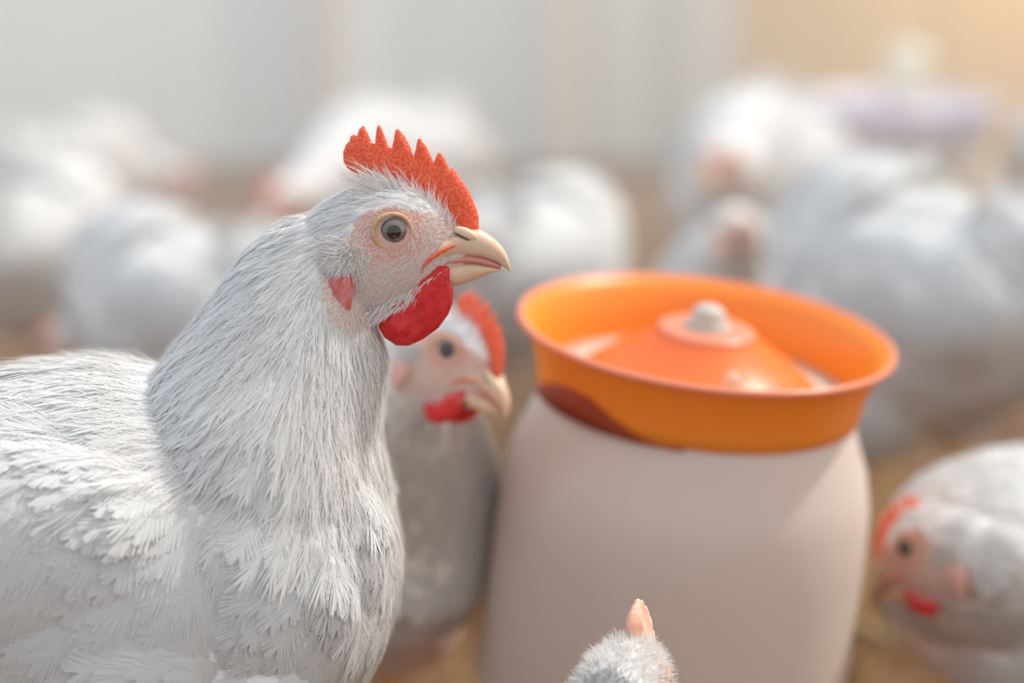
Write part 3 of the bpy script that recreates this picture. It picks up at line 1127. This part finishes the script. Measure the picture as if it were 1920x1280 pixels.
def build_walls():
    # pale plastic side curtain, hanging in shallow vertical folds
    WY = 4.0
    xe = on_plane(1385, 100, WY).x
    n = 500
    V, F = [], []
    x0 = -3.0
    f1, f2 = on_plane(612, 100, WY).x, on_plane(1062, 100, WY).x
    f3 = on_plane(1235, 100, WY).x
    for i in range(n + 1):
        x = x0 + (xe - x0) * i / n
        y = WY + .012 * math.sin(x * 5.1) + .008 * math.sin(x * 13.7 + 1)
        for f, wd, dp in ((f1, .022, .10), (f2, .024, .12), (f3, .02, .05), (f1 - .62, .03, .10), (f1 - 1.25, .03, .1)):
            y += dp * math.exp(-((x - f) / wd) ** 2)
        for z in (-.02, .6, 1.3):
            V.append((x, y, z))
    for i in range(n):
        for k in range(2):
            a = i * 3 + k
            F.append((a, a + 3, a + 4, a + 1))
    m = translucent('white_plastic_curtain', (0.56, 0.60, 0.60), (0.74, 0.74, 0.71), 0.42, 0.5, 0.02)
    o = structure(mesh_obj('wall_back', V, F, m))
    for k, f in enumerate((f1, f2)):
        V, F = merge([([Vector(p) for p in ((f - .03, 3.965, -.02), (f + .03, 3.965, -.02), (f + .03, 4.0, -.02), (f - .03, 4.0, -.02),
                                            (f - .03, 3.965, 1.3), (f + .03, 3.965, 1.3), (f + .03, 4.0, 1.3), (f - .03, 4.0, 1.3))],
                       [(0, 1, 5, 4), (1, 2, 6, 5), (2, 3, 7, 6), (3, 0, 4, 7), (4, 5, 6, 7), (3, 2, 1, 0)])])
        structure(mesh_obj('trim_%d' % (k + 1), V, F, mat('grey_brown_post', (0.74, 0.69, 0.63), 0.8), smooth=False))
    # warm boarded wall to the right, its boards upright
    V, F = [], []
    bw = .19
    x = xe - .02
    parts = []
    while x < 3.2:
        parts.append(([Vector(p) for p in ((x, 4.16, -.02), (x + bw - .004, 4.16, -.02), (x + bw - .004, 4.19, -.02), (x, 4.19, -.02),
                                           (x, 4.16, 1.3), (x + bw - .004, 4.16, 1.3), (x + bw - .004, 4.19, 1.3), (x, 4.19, 1.3))],
                      [(0, 1, 5, 4), (1, 2, 6, 5), (2, 3, 7, 6), (3, 0, 4, 7), (4, 5, 6, 7), (3, 2, 1, 0)]))
        x += bw
    V, F = merge(parts)
    m = noise_color(mat('tan_boards', (0.6, 0.4, 0.24), 0.8, spec=0.2), (0.64, 0.44, 0.28), (0.70, 0.51, 0.28), 2.0, 3, 0.35, 0.65)
    structure(mesh_obj('wall_right', V, F, m, smooth=False))


build_walls()


# ---------------------------------------------------------------- feeders
def feeder(label, top_centre, tilt_x, tilt_y, scale, mats, group=None, tall_knob=False):
    """hopper feeder: milky jar, flared collar on top, cone and hub inside it, round trough at the foot"""
    bowl, pale, jar, hubm, trough = mats
    rotm = (Matrix.Rotation(tilt_y, 4, 'Y') @ Matrix.Rotation(tilt_x, 4, 'X'))
    axis = (rotm @ Vector((0, 0, 1))).normalized()
    Hh = top_centre.z / axis.z
    base = top_centre - axis * Hh
    root = empty('poultry_feeder', base, rotm.to_euler())
    tag(root, label, 'feeder', group)
    s = scale
    T = Hh            # height of the rim above the base, along the axis

    def part(name, prof, m, parent=root, seg=96):
        V, F = lathe([(r * s, T + z * s) for r, z in prof], seg)
        return mesh_obj(name, V, F, m, parent)
    # flared collar
    col = part('collar', [(.0755, -.033), (.0765, -.030), (.0785, -.018), (.0830, -.006), (.0880, .0), (.0905, .0005), (.0908, -.0010), (.0885, -.0022),
                          (.0850, -.0080), (.0808, -.0190), (.0790, -.028), (.0785, -.0335), (.0770, -.0342)], bowl)
    part('collar_rim', [(.0885, -.0003), (.0890, .0012), (.0905, .0016), (.0918, .0008), (.0918, -.0010), (.0905, -.0017), (.0890, -.0012)], pale, col)
    # jar
    prof = [(.0740, -.030), (.0765, -.034), (.0800, -.046), (.0865, -.062), (.0905, -.080), (.0920, -.105), (.0925, -.150), (.0920, -.190), (.0860, -.205), (.0600, -.212),
            (.0600, -.210), (.0845, -.203), (.0900, -.189), (.0905, -.150), (.0900, -.105), (.0885, -.081), (.0846, -.063), (.0782, -.048), (.0745, -.033), (.0725, -.030)]
    part('jar', prof, jar)
    # cream shelf between collar and cone
    part('shelf', [(.050, -.0280), (.0770, -.0280), (.0772, -.0300), (.050, -.0300)], M['mouthring'])
    # cone with hub
    cone = part('cone', [(.0600, -.0285), (.0600, -.0265), (.0570, -.0240), (.0430, -.0135), (.0240, -.0010), (.0235, .0000), (.0220, -.0020), (.0420, -.0160), (.0550, -.0280)], M['orange_deep'] if bowl is M['orange'] else bowl)
    hub = part('hub', [(0, .0020), (.0215, .0020), (.0240, .0008), (.0240, -.0015), (.0215, -.0022), (0, -.0022)], pale, cone, 64)
    if tall_knob:
        part('knob', [(0, .056), (.014, .054), (.021, .046), (.022, .034), (.018, .020), (.016, .002), (0, .002)], hubm, hub, 40)
    else:
        part('knob', [(0, .0125), (.0050, .0125), (.0072, .0110), (.0086, .0080), (.0092, .0045), (.0120, .0025), (.0120, .0018), (0, .0018)], hubm, hub, 9)
        # small pale peg standing on the front of the cone
        V, F = ring_loft([(Vector((.010 * s, -.047 * s, T - .0180 * s)), Vector((.0036, 0, 0)), Vector((0, .0026, 0))),
                          (Vector((.010 * s, -.047 * s, T - .0080 * s)), Vector((.0034, 0, 0)), Vector((0, .0024, 0))),
                          (Vector((.010 * s, -.047 * s, T - .0050 * s)), Vector((.0018, 0, 0)), Vector((0, .0016, 0)))], 16)
        mesh_obj('peg', V, F, M['mouthring'], cone)
        # dark red arc along the collar's left lower edge
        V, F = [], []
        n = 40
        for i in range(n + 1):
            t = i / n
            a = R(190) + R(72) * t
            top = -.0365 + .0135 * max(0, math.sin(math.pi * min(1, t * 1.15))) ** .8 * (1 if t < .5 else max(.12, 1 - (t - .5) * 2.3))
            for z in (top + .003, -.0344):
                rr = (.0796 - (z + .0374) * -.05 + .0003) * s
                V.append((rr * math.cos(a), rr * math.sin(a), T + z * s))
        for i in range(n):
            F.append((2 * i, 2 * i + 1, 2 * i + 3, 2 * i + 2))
        g = mesh_obj('dark_arc', V, F, M['dark_red'], col)
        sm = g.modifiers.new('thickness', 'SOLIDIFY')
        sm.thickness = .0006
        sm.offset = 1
    # trough the jar stands in
    z0 = -T / s
    tz = max(z0, -.30)
    part('trough', [(0, z0 + .004), (.098, z0 + .004), (.104, z0 + .010), (.108, z0 + .045), (.111, z0 + .047), (.112, z0 + .044), (.107, z0), (0, z0)], trough)
    part('stem', [(.030, z0 + .004), (.055, z0 + .02), (.062, -.2115), (.056, -.2115), (.050, z0 + .02), (.026, z0 + .006)], trough)
    return root


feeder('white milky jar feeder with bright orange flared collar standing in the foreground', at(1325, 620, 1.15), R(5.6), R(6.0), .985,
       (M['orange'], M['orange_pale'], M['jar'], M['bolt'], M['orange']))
feeder('out of focus feeder with lavender lid and cream knob near the tan wall', at(1698, 190, 2.65), R(1), R(1.0), 1.16,
       (M['lavender'], M['lavender'], M['mouthring'], M['cream'], M['lavender']), tall_knob=True)

# ---------------------------------------------------------------- the hens
NECK_A = [pair(C, (590, 400), (690, 590), .0160), pair(C, (540, 412), (705, 612), .0195), pair(C, (486, 452), (720, 650), .0260), pair(C, (436, 512), (722, 690), .0330),
          pair(C, (385, 580), (718, 745), .0410), pair(C, (335, 645), (712, 805), .0500), pair(C, (285, 720), (722, 880), .0580),
          pair(C, (240, 820), (735, 980), .0640)]
hen('sharp white hen in profile filling the left foreground, its head raised', (FOOT, Y0, 0), 0.0, 1.0, 2,
    neck_st=NECK_A, neck_guides=NECK_GUIDES_A)


def ground_hen(label, px, py_top, depth, yaw, scale, hpx, hpy, hdepth, hyaw, hpitch, hroll=0, q=0, comb=1.0, group=None, density=1.0, crouch=0.0, lean=0.0, hscale=1.0, nscale=1.0, arch=None, fluff=0, comb_mat=None):
    """py_top only documents where the back shows; the hen stands on the litter at that distance"""
    p = at(px, py_top, depth)
    head = (at(hpx, hpy, hdepth), R(hyaw), R(hpitch), R(hroll), scale * hscale)
    return hen(label, (p.x, p.y, 0), R(yaw), scale, q, head, comb_scale=comb, group=group, density=density, crouch=crouch, lean=R(lean), nscale=nscale, arch=arch, fluff=fluff, comb_mat=comb_mat)


# behind the big hen, beak turned down towards the camera's right
ground_hen('white hen just behind the sharp one, head lowered beside the orange collar', 650, 900, 1.24, -58, .80, 842, 655, 1.09, -42, 20, -12, q=1, comb=.82)
# bottom right, pecking beside the feeder
ground_hen('white hen in the bottom right corner bending down to peck beside the feeder', 2060, 1000, 1.24, 172, .76, 1752, 1018, 1.18, 142, 34, 0, q=1, comb=.62, crouch=.055, hscale=1.2, nscale=1.25, arch=(640, 830))
# head top in the bottom centre, in front of the feeder
ground_hen('small hen showing only its fluffy crown and stubby comb before the orange-topped feeder', 1176, 1900, .745, 90, .60, 1174, 1292, .925, 70, 26, 0, q=1, comb=.84, hscale=1.55, fluff=15000, comb_mat=M['young_comb'])
# the flock out of focus
FL = 'blurred white hens of the flock behind'
ground_hen('blurred bright hen right behind the sharp hen\'s comb', 735, 170, 2.45, 238, .79, 525, 372, 2.25, 240, 35, comb=.8, group=FL)
ground_hen('blurred sunlit hen between the sharp hen\'s beak and the orange collar', 1010, 340, 1.95, 60, .76, 1150, 620, 2.1, 60, 60, comb=.8, group=FL)
ground_hen('blurred greyish hen left of the sharp hen\'s neck', 330, 420, 1.75, 140, .78, 120, 640, 1.85, 140, 55, comb=.7, group=FL)
ground_hen('blurred greyish hen cut by the left edge of the photo', 70, 330, 2.1, 60, .72, 230, 470, 2.3, 45, 50, comb=.7, group=FL)
ground_hen('blurred hen with its face to the camera left of the lavender feeder', 1420, 200, 2.2, 250, .89, 1350, 290, 2.05, 245, 15, comb=.35, group=FL)
ground_hen('blurred hen with lowered pinkish face left of the large bright hen', 1360, 380, 1.87, 250, .68, 1372, 420, 1.74, 240, 25, comb=.35, group=FL)
ground_hen('large overexposed blurred hen behind the orange collar on the right', 1720, 330, 1.62, 128, .92, 1560, 640, 1.80, 128, 50, comb=.8, group=FL)
ground_hen('blurred sunlit hen cut by the right edge beside the lavender feeder', 2040, 200, 2.45, 80, .85, 2050, 150, 2.6, 80, 0, comb=.8, group=FL)

ground_hen('blurred hen far back at the upper left of the flock', 120, 250, 2.95, 30, .80, 330, 330, 3.0, 20, 45, comb=.6, group=FL, crouch=.10)


# ---------------------------------------------------------------- sunlit dust hanging in the house
def haze():
    V, F = merge([([Vector(p) for p in ((-3.1, 1.44, -.01), (3.1, 1.44, -.01), (3.1, 3.9, -.01), (-3.1, 3.9, -.01),
                                        (-3.1, 1.44, 1.2), (3.1, 1.44, 1.2), (3.1, 3.9, 1.2), (-3.1, 3.9, 1.2))],
                   [(0, 1, 5, 4), (1, 2, 6, 5), (2, 3, 7, 6), (3, 0, 4, 7), (4, 5, 6, 7), (3, 2, 1, 0)])])
    m = bpy.data.materials.new('dusty_air')
    m.use_nodes = True
    t = m.node_tree
    t.nodes.clear()
    o = t.nodes.new('ShaderNodeOutputMaterial')
    v = t.nodes.new('ShaderNodeVolumeScatter')
    v.inputs['Color'].default_value = (0.97, 0.97, 0.955, 1)
    v.inputs['Density'].default_value = 0.16
    v.inputs['Anisotropy'].default_value = 0.1
    t.links.new(v.outputs[0], o.inputs['Volume'])
    ob = mesh_obj('dusty_air', V, F, m, smooth=False)
    ob['kind'] = 'stuff'
    tag(ob, 'thin sunlit dust haze hanging over the flock in the background', 'haze')


haze()
